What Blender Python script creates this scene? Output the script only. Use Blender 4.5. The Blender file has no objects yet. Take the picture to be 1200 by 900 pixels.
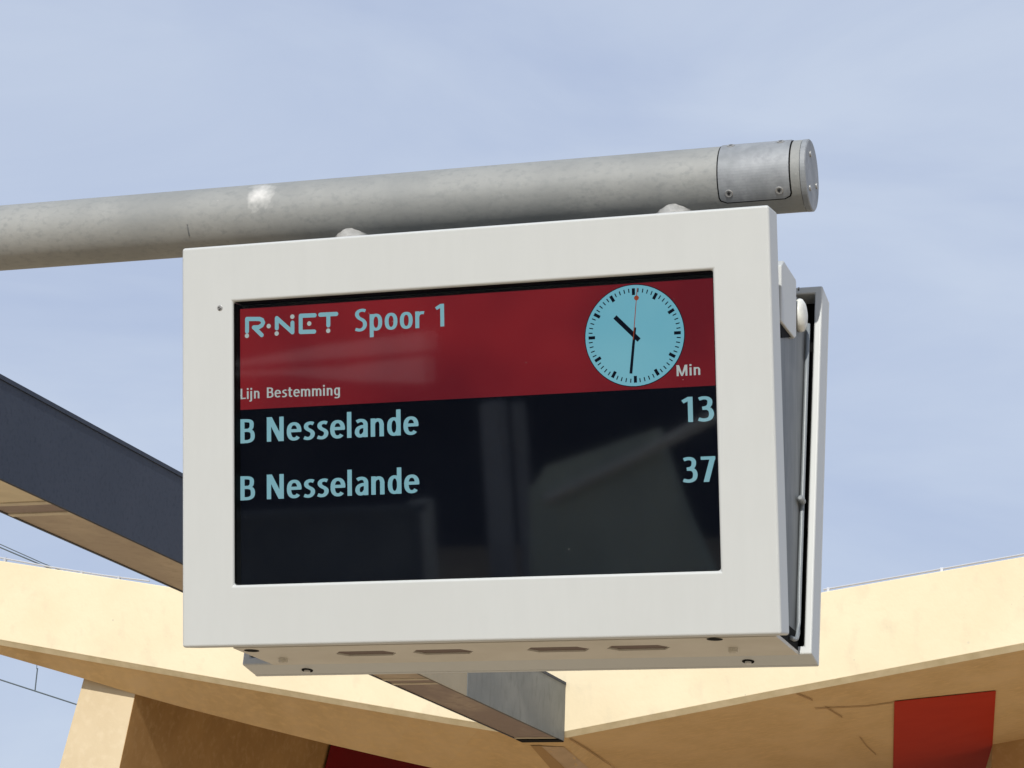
import bpy, bmesh, math, random
from mathutils import Vector, Matrix
from mathutils.geometry import tessellate_polygon
random.seed(4)
S = bpy.context.scene
COL = S.collection
rad = math.radians

# ------------------------------------------------------------------ camera, world, sun, exposure
# The sign's own frame: X along the sign, Y backwards, Z up, origin at the lower left corner of its
# front door; the ground lies GZ below it and the eye stands 1.6 m above the ground.
GZ = 2.414
F_PX = 2902.98
CAM = Vector((2.19171, -4.80896, -0.81389))
yaw, pitch, roll = 0.313508, 0.269555, 0.0320801
fwd = Vector((-math.sin(yaw)*math.cos(pitch), math.cos(yaw)*math.cos(pitch), math.sin(pitch)))
r0 = Vector((math.cos(yaw), math.sin(yaw), 0)); u0 = r0.cross(fwd)
RT = math.cos(roll)*r0 + math.sin(roll)*u0
UP = -math.sin(roll)*r0 + math.cos(roll)*u0
cd = bpy.data.cameras.new('camera'); cam = bpy.data.objects.new('camera', cd); COL.objects.link(cam)
cam.matrix_world = Matrix(((RT.x, UP.x, -fwd.x, CAM.x), (RT.y, UP.y, -fwd.y, CAM.y), (RT.z, UP.z, -fwd.z, CAM.z+GZ), (0, 0, 0, 1)))
cd.sensor_width = 36; cd.lens = F_PX*36/1200; cd.clip_end = 3000; cd.clip_start = .05
S.camera = cam

SUN_EL, SUN_AZ = rad(34.5), rad(7.0)          # in front of the sign (-Y), a touch to the right (+X)
sdir = Vector((math.sin(SUN_AZ)*math.cos(SUN_EL), -math.cos(SUN_AZ)*math.cos(SUN_EL), math.sin(SUN_EL)))
sl = bpy.data.lights.new('sun', 'SUN'); sl.energy = 3.9; sl.angle = rad(.55); sl.color = (1, .97, .915)
so = bpy.data.objects.new('sun', sl); COL.objects.link(so)
so.rotation_euler = (-sdir).to_track_quat('-Z', 'Y').to_euler(); so.location = (0, -8, 12)

W_ = bpy.data.worlds.new('World'); S.world = W_; W_.use_nodes = True
nt = W_.node_tree; nt.nodes.clear(); N = nt.nodes.new; L = nt.links.new
out = N('ShaderNodeOutputWorld'); bg = N('ShaderNodeBackground'); sky = N('ShaderNodeTexSky')
sky.sky_type = 'NISHITA'; sky.sun_disc = False; sky.sun_elevation = SUN_EL; sky.sun_rotation = math.pi - SUN_AZ
sky.air_density = 1.0; sky.dust_density = 1.5; sky.ozone_density = 1.2
tc = N('ShaderNodeTexCoord'); mp = N('ShaderNodeMapping'); mp.inputs['Scale'].default_value = (1.0, 1.0, 3.2)
mp.inputs['Rotation'].default_value = (0.1, 0.25, 0.4)
n1 = N('ShaderNodeTexNoise'); n1.inputs['Scale'].default_value = 4.4; n1.inputs['Detail'].default_value = 7; n1.inputs['Roughness'].default_value = .52
n1.inputs['Distortion'].default_value = .5
cr = N('ShaderNodeValToRGB'); cr.color_ramp.elements[0].position = .33; cr.color_ramp.elements[0].color = (0, 0, 0, 1)
cr.color_ramp.elements[1].position = .68; cr.color_ramp.elements[1].color = (1, 1, 1, 1)
mx = N('ShaderNodeMix'); mx.data_type = 'RGBA'; mx.inputs[0].default_value = .86
cc = N('ShaderNodeMix'); cc.data_type = 'RGBA'; cc.inputs[6].default_value = (4.85, 5.7, 7.65, 1); cc.inputs[7].default_value = (6.15, 6.95, 8.45, 1)
bg.inputs[1].default_value = .1
L(tc.outputs['Generated'], mp.inputs[0]); L(mp.outputs[0], n1.inputs['Vector']); L(n1.outputs[0], cr.inputs[0]); L(cr.outputs[0], cc.inputs[0]); L(cc.outputs[2], mx.inputs[7])
L(sky.outputs[0], mx.inputs[6]); L(mx.outputs[2], bg.inputs[0]); L(bg.outputs[0], out.inputs[0])
S.view_settings.view_transform = 'Standard'; S.view_settings.look = 'None'; S.view_settings.gamma = 1
S.view_settings.exposure = 0

# ------------------------------------------------------------------ materials
def mat(name, base, rough=.6, metal=0, spec=.5, noise=None, bump=None, noise2=None, coat=0):
    """base colour varied by up to two layers of noise: (scale, colour, lo, hi, stretch)"""
    m = bpy.data.materials.new(name); m.use_nodes = True; t = m.node_tree; b = t.nodes['Principled BSDF']
    b.inputs['Roughness'].default_value = rough; b.inputs['Metallic'].default_value = metal
    b.inputs['Specular IOR Level'].default_value = spec; b.inputs['Base Color'].default_value = (*base, 1)
    b.inputs['Coat Weight'].default_value = coat
    geo = t.nodes.new('ShaderNodeTexCoord'); prev = None
    for ns in (noise, noise2):
        if not ns: continue
        sc, colr, lo, hi, st = ns
        mpn = t.nodes.new('ShaderNodeMapping'); mpn.inputs['Scale'].default_value = st
        t.links.new(geo.outputs['Object'], mpn.inputs[0])
        nn = t.nodes.new('ShaderNodeTexNoise'); nn.inputs['Scale'].default_value = sc; nn.inputs['Detail'].default_value = 6; nn.inputs['Roughness'].default_value = .6
        t.links.new(mpn.outputs[0], nn.inputs['Vector'])
        rp = t.nodes.new('ShaderNodeMapRange'); rp.inputs[1].default_value = lo; rp.inputs[2].default_value = hi
        t.links.new(nn.outputs[0], rp.inputs[0])
        x = t.nodes.new('ShaderNodeMix'); x.data_type = 'RGBA'; x.inputs[6].default_value = (*base, 1); x.inputs[7].default_value = (*colr, 1)
        if prev: t.links.new(prev.outputs[2], x.inputs[6])
        t.links.new(rp.outputs[0], x.inputs[0]); prev = x
    if prev: t.links.new(prev.outputs[2], b.inputs['Base Color'])
    if bump:
        sc, strg, dist = bump
        nn = t.nodes.new('ShaderNodeTexNoise'); nn.inputs['Scale'].default_value = sc; nn.inputs['Detail'].default_value = 5
        t.links.new(geo.outputs['Object'], nn.inputs['Vector'])
        bp = t.nodes.new('ShaderNodeBump'); bp.inputs['Strength'].default_value = strg; bp.inputs['Distance'].default_value = dist
        t.links.new(nn.outputs[0], bp.inputs['Height']); t.links.new(bp.outputs[0], b.inputs['Normal'])
    return m

def emis(name, colr, rough=.4, vary=None):
    m = bpy.data.materials.new(name); m.use_nodes = True; b = m.node_tree.nodes['Principled BSDF']
    b.inputs['Base Color'].default_value = (.003, .003, .004, 1); b.inputs['Roughness'].default_value = rough
    b.inputs['Specular IOR Level'].default_value = .04
    b.inputs['Emission Color'].default_value = (*colr, 1); b.inputs['Emission Strength'].default_value = 1
    if vary:
        t = m.node_tree; tc = t.nodes.new('ShaderNodeTexCoord'); n = t.nodes.new('ShaderNodeTexNoise'); n.inputs['Scale'].default_value = vary[0]
        t.links.new(tc.outputs['Object'], n.inputs['Vector'])
        x = t.nodes.new('ShaderNodeMix'); x.data_type = 'RGBA'; x.inputs[6].default_value = (*colr, 1); x.inputs[7].default_value = (*vary[1], 1)
        rp = t.nodes.new('ShaderNodeMapRange'); rp.inputs[1].default_value = .35; rp.inputs[2].default_value = .65
        t.links.new(n.outputs[0], rp.inputs[0]); t.links.new(rp.outputs[0], x.inputs[0]); t.links.new(x.outputs[2], b.inputs['Emission Color'])
    return m

def spots(m, scale, thr, colr, soft=.02, seed=(0, 0, 0)):
    """scattered small marks (bug holes, drips) mixed over a material's base colour"""
    t = m.node_tree; b = t.nodes['Principled BSDF']; tcn = t.nodes.new('ShaderNodeTexCoord')
    mpn = t.nodes.new('ShaderNodeMapping'); mpn.inputs['Location'].default_value = seed
    v = t.nodes.new('ShaderNodeTexVoronoi'); v.inputs['Scale'].default_value = scale
    t.links.new(tcn.outputs['Object'], mpn.inputs[0]); t.links.new(mpn.outputs[0], v.inputs['Vector'])
    n = t.nodes.new('ShaderNodeTexNoise'); n.inputs['Scale'].default_value = scale*.23; t.links.new(mpn.outputs[0], n.inputs['Vector'])
    a = t.nodes.new('ShaderNodeMath'); a.operation = 'MULTIPLY_ADD'; a.inputs[1].default_value = .9; t.links.new(n.outputs[0], a.inputs[0])
    t.links.new(v.outputs['Distance'], a.inputs[2])
    r = t.nodes.new('ShaderNodeMapRange'); r.inputs[1].default_value = thr; r.inputs[2].default_value = thr+soft; r.inputs[3].default_value = .8; r.inputs[4].default_value = 0
    t.links.new(a.outputs[0], r.inputs[0])
    x = t.nodes.new('ShaderNodeMix'); x.data_type = 'RGBA'; x.inputs[7].default_value = (*colr, 1)
    src = b.inputs['Base Color']
    if src.is_linked: t.links.new(src.links[0].from_socket, x.inputs[6])
    else: x.inputs[6].default_value = src.default_value
    t.links.new(r.outputs[0], x.inputs[0]); t.links.new(x.outputs[2], src)
    return m

M = {}
M['door'] = mat('powder_coat_offwhite', (.478, .494, .482), .42, noise=(3, (.488, .504, .492), .35, .65, (14, 14, .5)), noise2=(2.2, (.468, .482, .468), .5, .75, (1, 1, 1)), bump=(900, .05, .0004))
M['plate'] = mat('bottom_plate_paint', (.55, .525, .46), .5, noise=(6, (.49, .46, .39), .4, .7, (1, 1, 1)))
M['bodyside'] = mat('body_side_metal', (.10, .11, .115), .5, metal=.1, noise=(8, (.18, .19, .19), .35, .7, (1, 3, .6)))
M['black'] = mat('black_recess', (.003, .003, .003), .8, spec=.1)
M['seal'] = mat('grey_rubber_seal', (.20, .22, .23), .4)
M['dark'] = mat('dark_screw_metal', (.05, .05, .05), .4, metal=.6)
M['steel'] = mat('bright_screw_steel', (.34, .34, .33), .45, metal=.5)
M['galv'] = spots(mat('galvanised_steel', (.235, .243, .235), .62, metal=.12, noise=(5, (.295, .30, .285), .36, .66, (1, 1, 1)),
                noise2=(70, (.215, .225, .22), .50, .74, (.7, 1, 1)), bump=(90, .25, .002)), 30, .33, (.42, .42, .40), .06)
M['galv_plate'] = mat('galvanised_plate', (.20, .215, .225), .55, metal=.12, noise=(16, (.31, .325, .34), .35, .7, (1, 1, 1)), noise2=(50, (.20, .21, .225), .5, .75, (1, 1, 1)), bump=(70, .08, .001))
M['weld'] = mat('weld_grey', (.66, .66, .64), .55, metal=.0, noise=(40, (.50, .50, .48), .4, .7, (1, 1, 1)), bump=(120, .5, .003))
M['scuff'] = mat('white_scuff', (.82, .80, .76), .5)
M['rust'] = mat('rust_stain', (.20, .13, .09), .8)
M['slot'] = mat('slot_mesh', (.13, .092, .075), .75)
M['knob'] = mat('cap_plastic', (.70, .71, .66), .4, noise=(30, (.5, .5, .47), .4, .7, (1, 1, 1)))
M['slate'] = mat('slate_beam_paint', (.042, .053, .078), .55, noise=(2.5, (.047, .058, .084), .4, .7, (1, 1, 1)), noise2=(30, (.026, .034, .055), .5, .8, (1, 1, 1)), spec=.15)
M['beam_beige'] = mat('beam_beige', (.37, .32, .225), .7, noise=(4, (.33, .285, .20), .4, .7, (1, 1, 1)))
M['zinc'] = mat('zinc_plate', (.165, .18, .18), .6, metal=.1, spec=.3, noise=(2.6, (.215, .228, .22), .38, .66, (1, .5, .7)), noise2=(11, (.13, .14, .14), .5, .8, (1, 1, .5)))
M['inset_tan'] = mat('channel_panel_tan', (.50, .36, .22), .7, noise=(3, (.42, .30, .18), .4, .7, (1, 1, 1)))
M['flange'] = mat('beam_flange_dark', (.05, .05, .055), .6)
M['inset'] = mat('beam_inset_panel', (.235, .175, .145), .6, noise=(1.4, (.40, .32, .24), .50, .72, (1, .4, 1)), noise2=(12, (.19, .14, .115), .5, .8, (1, 1, 1)))
M['inset_light'] = mat('beam_inset_light', (.36, .285, .205), .6, noise=(1.1, (.50, .41, .29), .45, .68, (1, .5, 1)), noise2=(12, (.30, .235, .17), .5, .8, (1, 1, 1)))
M['inset_pale'] = mat('beam_inset_pale', (.62, .53, .36), .6, noise=(3, (.5, .42, .28), .4, .7, (1, 1, 1)))
M['crossbar'] = mat('beam_crossbar', (.55, .48, .35), .6, noise=(8, (.45, .39, .29), .4, .7, (1, 1, 1)))
M['fascia'] = spots(spots(mat('cream_concrete', (.66, .565, .385), .85, spec=.2, noise=(.8, (.71, .615, .43), .35, .65, (1, 1, 1)), noise2=(5, (.585, .51, .36), .55, .8, (1, 1, .6)), bump=(14, .3, .01)),
             3.0, .42, (.50, .46, .36), .06), 7.5, .375, (.42, .385, .30), .035, (5, 2, 8))
M['chamfer'] = mat('chamfer_concrete', (.70, .60, .40), .85, spec=.2, noise=(5, (.58, .49, .30), .4, .7, (1, 1, 1)))
M['soffit'] = spots(mat('ochre_concrete', (.62, .44, .235), .85, spec=.12, noise=(.9, (.54, .37, .18), .36, .66, (1.8, .8, 1)),
             noise2=(9, (.66, .46, .225), .46, .74, (1, 1.5, 1)), bump=(7, .35, .02)), 9, .33, (.74, .58, .33), .05)
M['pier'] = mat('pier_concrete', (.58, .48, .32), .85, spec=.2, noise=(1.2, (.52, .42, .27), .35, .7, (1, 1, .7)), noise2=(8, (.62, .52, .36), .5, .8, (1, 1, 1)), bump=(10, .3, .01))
M['pier_shade_side'] = mat('pier_concrete_shaded', (.44, .27, .115), .85, spec=.15, noise=(1.3, (.34, .20, .08), .35, .7, (1, 1, .8)), noise2=(9, (.50, .33, .16), .5, .8, (1, 1, 1)))  # pier concrete browned, so the shade of its side sits in the colour
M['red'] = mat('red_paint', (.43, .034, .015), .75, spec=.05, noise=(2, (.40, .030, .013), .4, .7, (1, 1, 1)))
M['red_shaded'] = mat('red_paint_shaded', (.17, .008, .010), .8, spec=.05, noise=(2, (.16, .009, .010), .4, .7, (1, 1, 1)))  # the red paint darkened to hold the shade it lies in
M['joint'] = mat('joint_dark', (.38, .235, .10), .9)
M['wire'] = mat('wire_dark', (.06, .08, .09), .6)
M['alu'] = mat('aluminium_rod', (.55, .56, .58), .4, metal=.5)
M['ground'] = mat('platform_paving', (.45, .35, .23), .9, noise=(.7, (.50, .395, .27), .35, .7, (1, 1, 1)), noise2=(14, (.28, .24, .18), .5, .8, (1, 1, 1)))
M['zinc2'] = mat('grey_column_render', (.55, .55, .56), .8, noise=(1.5, (.40, .40, .42), .35, .7, (1, 1, .6)))
M['greenwall'] = mat('weathered_green_render', (.66, .72, .62), .8, noise=(1.6, (.48, .54, .48), .35, .68, (1, 1, .5)))
M['clad'] = mat('dark_cladding', (.03, .03, .033), .6, noise=(.8, (.05, .05, .05), .4, .7, (1, 1, 1)))
M['palewall'] = mat('pale_render', (.85, .84, .78), .8, noise=(.9, (.70, .69, .63), .4, .7, (1, 1, 1)))

M['lcd'] = emis('lcd_black', (.0012, .0017, .0045), vary=(3, (.0022, .0030, .0066)))
M['band'] = emis('lcd_red', (.250, .0165, .022), vary=(3.2, (.140, .010, .017)))
M['cyan'] = emis('lcd_pale_blue', (.215, .445, .53), vary=(5, (.27, .46, .53)))
M['face'] = emis('lcd_clock_blue', (.165, .435, .56), vary=(5, (.20, .47, .58)))
M['white'] = emis('lcd_white', (.46, .50, .50))
M['ink'] = emis('lcd_ink', (.003, .005, .012))
M['hand'] = emis('lcd_orange', (.30, .055, .025))

g = bpy.data.materials.new('front_glass'); g.use_nodes = True; t = g.node_tree; t.nodes.clear()
o_ = t.nodes.new('ShaderNodeOutputMaterial'); tr = t.nodes.new('ShaderNodeBsdfTransparent'); gl = t.nodes.new('ShaderNodeBsdfGlossy'); ms = t.nodes.new('ShaderNodeMixShader')
fr = t.nodes.new('ShaderNodeFresnel'); fr.inputs[0].default_value = 1.62; gl.inputs['Roughness'].default_value = .03
tr.inputs[0].default_value = (.93, .96, .95, 1)
t.links.new(fr.outputs[0], ms.inputs[0]); t.links.new(tr.outputs[0], ms.inputs[1]); t.links.new(gl.outputs[0], ms.inputs[2]); t.links.new(ms.outputs[0], o_.inputs[0])
M['glass'] = g

# ------------------------------------------------------------------ object helpers (sign frame in, world out)
def tag(o, label=None, cat=None, group=None, kind=None):
    if label: o['label'] = label
    if cat: o['category'] = cat
    if group: o['group'] = group
    if kind: o['kind'] = kind
    return o

def empty(name, loc, label, cat, group=None):
    o = bpy.data.objects.new(name, None); COL.objects.link(o); o.location = Vector(loc) + Vector((0, 0, GZ))
    o.empty_display_size = .2; return tag(o, label, cat, group)

def origin_of(p):
    v = Vector((0, 0, 0))
    while p: v += p.location; p = p.parent
    return v

def build(name, bm, material, parent=None, bevel=0, segs=2, smooth=False, label=None):
    me = bpy.data.meshes.new(name)
    if isinstance(bm, bpy.types.Mesh): me = bm; me.name = name
    else:
        bmesh.ops.recalc_face_normals(bm, faces=bm.faces); bm.to_mesh(me); bm.free()
    co = [v.co.copy() for v in me.vertices]
    lo = Vector([min(c[i] for c in co) for i in range(3)]); hi = Vector([max(c[i] for c in co) for i in range(3)])
    ctr = (lo+hi)/2; ctr.z = lo.z if parent is None else ctr.z
    me.transform(Matrix.Translation(-ctr))
    me.materials.clear(); me.materials.append(M[material] if isinstance(material, str) else material)
    o = bpy.data.objects.new(name, me); COL.objects.link(o)
    o.location = ctr + Vector((0, 0, GZ)) - origin_of(parent); o.parent = parent
    if smooth:
        for p in me.polygons: p.use_smooth = True
    if bevel:
        b = o.modifiers.new('bevel', 'BEVEL'); b.width = bevel; b.segments = segs; b.limit_method = 'ANGLE'; b.angle_limit = rad(35); b.harden_normals = True
        for p in me.polygons: p.use_smooth = True
    if label: o['label'] = label
    return o

def hexa(bm, p):      # 8 points: 4 of one end, 4 of the other, same order
    v = [bm.verts.new(q) for q in p]
    for f in ((0, 1, 2, 3), (7, 6, 5, 4), (0, 4, 5, 1), (1, 5, 6, 2), (2, 6, 7, 3), (3, 7, 4, 0)): bm.faces.new([v[i] for i in f])

def box(x0, x1, y0, y1, z0, z1, T=None, bm=None):
    T = T or (lambda a, b, c: Vector((a, b, c))); b_ = bm or bmesh.new()
    hexa(b_, [T(x0, y0, z0), T(x1, y0, z0), T(x1, y0, z1), T(x0, y0, z1), T(x0, y1, z0), T(x1, y1, z0), T(x1, y1, z1), T(x0, y1, z1)])
    return b_

def prism(poly, vec, bm=None):   # polygon extruded by vec
    b_ = bm or bmesh.new(); vec = Vector(vec); n = len(poly)
    a = [b_.verts.new(p) for p in poly]; c = [b_.verts.new(Vector(p)+vec) for p in poly]
    for tri in tessellate_polygon([[Vector(p) for p in poly]]):
        b_.faces.new([a[i] for i in tri]); b_.faces.new([c[i] for i in reversed(tri)])
    for i in range(n): b_.faces.new((a[i], a[(i+1) % n], c[(i+1) % n], c[i]))
    bmesh.ops.dissolve_limit(b_, angle_limit=.002, verts=b_.verts, edges=b_.edges)
    return b_

def ring_prism(outer, inner, T, d0, d1, bm=None):   # quad ring between depths d0 and d1
    b_ = bm or bmesh.new(); n = len(outer)
    V = [[b_.verts.new(T(x, v, d)) for x, v in loop] for d in (d0, d1) for loop in (outer, inner)]
    for i in range(n):
        j = (i+1) % n
        b_.faces.new((V[0][i], V[0][j], V[1][j], V[1][i])); b_.faces.new((V[2][i], V[2][j], V[3][j], V[3][i]))
        b_.faces.new((V[0][i], V[0][j], V[2][j], V[2][i])); b_.faces.new((V[1][i], V[1][j], V[3][j], V[3][i]))
    return b_

def frame_axes(d):
    d = d.normalized(); a = Vector((0, 0, 1)) if abs(d.z) < .9 else Vector((1, 0, 0)); u = d.cross(a).normalized(); return u, d.cross(u).normalized()

def tube(pts, r, seg=10, bm=None, caps=True):
    b_ = bm or bmesh.new(); rings = []; pts = [Vector(p) for p in pts]
    for i, p in enumerate(pts):
        d = (pts[min(i+1, len(pts)-1)] - pts[max(i-1, 0)]); u, w = frame_axes(d); rr = r[i] if isinstance(r, (list, tuple)) else r
        rings.append([b_.verts.new(p + rr*(math.cos(2*math.pi*k/seg)*u + math.sin(2*math.pi*k/seg)*w)) for k in range(seg)])
    for a, c in zip(rings, rings[1:]):
        for k in range(seg): b_.faces.new((a[k], a[(k+1) % seg], c[(k+1) % seg], c[k]))
    if caps: b_.faces.new(rings[0]); b_.faces.new(rings[-1])
    return b_

def lathe(c, axis, prof, seg=24, bm=None):   # prof = (distance along axis, radius)
    b_ = bm or bmesh.new(); c = Vector(c); axis = Vector(axis).normalized(); u, w = frame_axes(axis); rings = []
    for h, r in prof:
        rings.append([b_.verts.new(c + axis*h + r*(math.cos(2*math.pi*k/seg)*u + math.sin(2*math.pi*k/seg)*w)) for k in range(seg)])
    for a, d in zip(rings, rings[1:]):
        for k in range(seg): b_.faces.new((a[k], a[(k+1) % seg], d[(k+1) % seg], d[k]))
    b_.faces.new(rings[0]); b_.faces.new(rings[-1]); return b_

def ray(u, v): return fwd + RT*((u-600)/F_PX) + UP*((450-v)/F_PX)
def at(u, v, axis, val):         # where the sight line through a photo pixel meets a plane of the place
    d = ray(u, v); k = (val-CAM[axis])/d[axis]; return CAM + d*k
def hit(u, v, P0, n):
    d = ray(u, v); n = Vector(n); return CAM + d*((Vector(P0)-CAM).dot(n)/d.dot(n))

# ------------------------------------------------------------------ ground
def grid(x0, x1, y0, y1, z, n=8):
    bm = bmesh.new(); vs = [[bm.verts.new((x0+(x1-x0)*i/n, y0+(y1-y0)*j/n, z)) for j in range(n+1)] for i in range(n+1)]
    for i in range(n):
        for j in range(n): bm.faces.new((vs[i][j], vs[i+1][j], vs[i+1][j+1], vs[i][j+1]))
    return bm
tag(build('ground', grid(-900, 900, -900, 900, -GZ), 'ground'), kind='structure')

# ------------------------------------------------------------------ concrete canopy behind
YF = 21.0
VL = at(663, 857.5, 1, YF)                       # bottom of the fascia at the valley
def fpt(u, v): return at(u, v, 1, YF)
can = empty('concrete_canopy', (VL.x, YF, -GZ), 'folded cream concrete canopy with a valley, sunlit edge and ochre underside, behind the sign', 'canopy')
LB = [(-260, 705), (0, 750), (120, 771.5), (211, 787.5), (380, 817), (520, 841), (605, 854.5), (663, 857.5)]
LTp = [(-260, 621), (0, 657), (175, 684), (660, 760)]
RB = [(663, 857.5), (900, 811), (1200, 754), (1500, 697)]
RTp = [(660, 747), (965, 693.5), (1200, 652), (1500, 599)]
poly = [fpt(*p) for p in LTp + RTp[1:]] + [fpt(*p) for p in RB[::-1] + LB[-2::-1]]
build('fascia', prism(poly, (0, .35, 0)), 'fascia', can, bevel=.012, segs=2)
# direction of the valley crease, horizontal
g_dir = (at(721, 900, 2, VL.z) - at(666, 864, 2, VL.z)); g_dir.z = 0; g_dir.normalize()
# chamfer strip under each fascia: leans in and down, then the soffit starts
CH = .062
def low(p, dy=CH, dz=-CH*.9): return p + Vector((0, dy, dz))
for pts in (LB, RB):
    q = [fpt(*p) for p in pts]; bm = bmesh.new(); prev = None
    for p in q:
        cur = [bm.verts.new(p + Vector((0, .002, -.001))), bm.verts.new(low(p)), bm.verts.new(low(p) + Vector((0, .0, CH*.85)))]
        if prev:
            for a in range(3): bm.faces.new((prev[a], cur[a], cur[(a+1) % 3], prev[(a+1) % 3]))
        else: bm.faces.new(cur)
        prev = cur
    bm.faces.new(prev); build('chamfer_strip', bm, 'chamfer', can)
# soffit planes: through the fascia's foot and the crease direction
VS = low(VL)
AL = low(fpt(0, 750)); AR = low(fpt(1200, 754))
nL = (AL-VS).cross(Vector((0, math.cos(rad(33.5)), -math.sin(rad(33.5))))).normalized(); nR = (AR-VS).cross(g_dir).normalized()
def sl_(u, v): return hit(u, v, VS, nL)
def sr_(u, v): return hit(u, v, VS, nR)
off = Vector((0, .10, 0))
Lpoly = [low(fpt(*p)) + Vector((0, .012, .016)) for p in LB]
Lback = [sl_(-260, 690+2), sl_(0, 767), sl_(99, 795.5), sl_(157, 813)]
def sinc(u, v, a):     # same fascia foot, but leaning down towards the back by a degrees
    n = (AL-VS).cross(Vector((0, math.cos(rad(a)), -math.sin(rad(a))))).normalized(); return hit(u, v, VS, n)
Bk = Lback + [sl_(211, 828), sinc(300, 851, 33), sinc(385, 872, 31), sinc(460, 889.5, 27), sinc(520, 903, 23), sinc(600, 924, 16)]
Ak = [low(p) + Vector((0, .012, .016)) for p in [fpt(-260, 705), fpt(0, 750), fpt(85, 765.2), fpt(140, 774.7), fpt(190, 783.6), fpt(275, 799), fpt(350, 812), fpt(420, 824), fpt(480, 834.2), fpt(560, 847)]]
crease = [VS + Vector((0, .012, .016)), sr_(721, 900), sr_(800, 952)]
Ak += [crease[0], crease[1]]; Bk += [sinc(690, 947, 8), crease[2]]
bm = bmesh.new(); A_ = [bm.verts.new(p) for p in Ak]; B2_ = [bm.verts.new(p) for p in Bk]; U_ = [bm.verts.new(p+Vector((0, .05, .3))) for p in Ak]; W2 = [bm.verts.new(p+Vector((0, .02, .3))) for p in Bk]
for k in range(len(Ak)-1):
    bm.faces.new((A_[k], A_[k+1], B2_[k+1], B2_[k])); bm.faces.new((U_[k], U_[k+1], W2[k+1], W2[k])); bm.faces.new((B2_[k], B2_[k+1], W2[k+1], W2[k])); bm.faces.new((A_[k], A_[k+1], U_[k+1], U_[k]))
bm.faces.new((A_[0], B2_[0], W2[0], U_[0])); bm.faces.new((A_[-1], B2_[-1], W2[-1], U_[-1]))
bmesh.ops.triangulate(bm, faces=bm.faces)
from mathutils.bvhtree import BVHTree
SOFFIT_BVH = BVHTree.FromBMesh(bm)
build('soffit', bm, 'soffit', can)
def slab(poly, up=.3):
    bm = bmesh.new(); a = [bm.verts.new(p) for p in poly]; c = [bm.verts.new(p+Vector((0, .0, up))) for p in poly]
    for tri in tessellate_polygon([[Vector((p.x, p.y, 0)) for p in poly]]):
        bm.faces.new([a[i] for i in tri]); bm.faces.new([c[i] for i in reversed(tri)])
    n = len(poly)
    for i in range(n): bm.faces.new((a[i], a[(i+1) % n], c[(i+1) % n], c[i]))
    return bm
Rpoly = [low(fpt(*p)) + Vector((0, .012, .016)) for p in RB]
poly = Rpoly + [Rpoly[-1] + g_dir*16, VS + g_dir*16]
build('soffit', slab(poly, .3), 'soffit', can)
# top decks closing the roof above
for a, b in (((-260, 621), (660, 757)), ((660, 757), (1500, 599))):
    p, q = fpt(*a), fpt(*b)
    build('roof_deck', prism([p+Vector((0, .36, -.05)), q+Vector((0, .36, -.05)), q+g_dir*15+Vector((0, .36, -.05)), p+g_dir*(1.2 if a[0] < 0 else 15)+Vector((0, .36, -.05))], (0, 0, -.12)), 'chamfer', can)

def decal(pts, fn, nrm, th, name, material, parent):     # thin painted area lying on a surface
    q = [fn(*p) for p in pts]; n = Vector(nrm); n = n if n.dot(CAM-q[0]) > 0 else -n
    return build(name, prism(q, n*th), material, parent)
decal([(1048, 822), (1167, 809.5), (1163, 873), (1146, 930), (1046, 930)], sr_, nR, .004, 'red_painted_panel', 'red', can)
def strip_pts(line, w):
    o1, o2 = [], []
    for i, (x, y) in enumerate(line):
        a = line[max(i-1, 0)]; b = line[min(i+1, len(line)-1)]; dx, dy = b[0]-a[0], b[1]-a[1]; l = math.hypot(dx, dy)
        o1.append((x-dy/l*w, y+dx/l*w)); o2.append((x+dy/l*w, y-dx/l*w))
    return o1 + o2[::-1]
for line, fn, nn, w in (([(934, 813.5), (944, 817.5), (953, 821)], sr_, nR, .6), ([(966, 828), (975, 834), (987, 841)], sr_, nR, .55), ([(1008, 864), (1016, 874), (1026, 884)], sr_, nR, .45),
                        ([(955, 831), (985, 829), (1015, 827.5), (1046, 824)], sr_, nR, .3), ([(668, 866), (680, 873.5), (690, 880), (705, 890), (722, 902)], sr_, nR, .6),
                        ([(294, 824), (318, 826), (340, 828.5), (368, 830.5), (398, 833)], sl_, nL, .35)):
    line = [(x+random.uniform(-.8, .8), y+random.uniform(-.6, .6)) for x, y in line]
    decal(strip_pts(line, w), fn, nn, .003, 'joint', 'joint', can)
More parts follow.
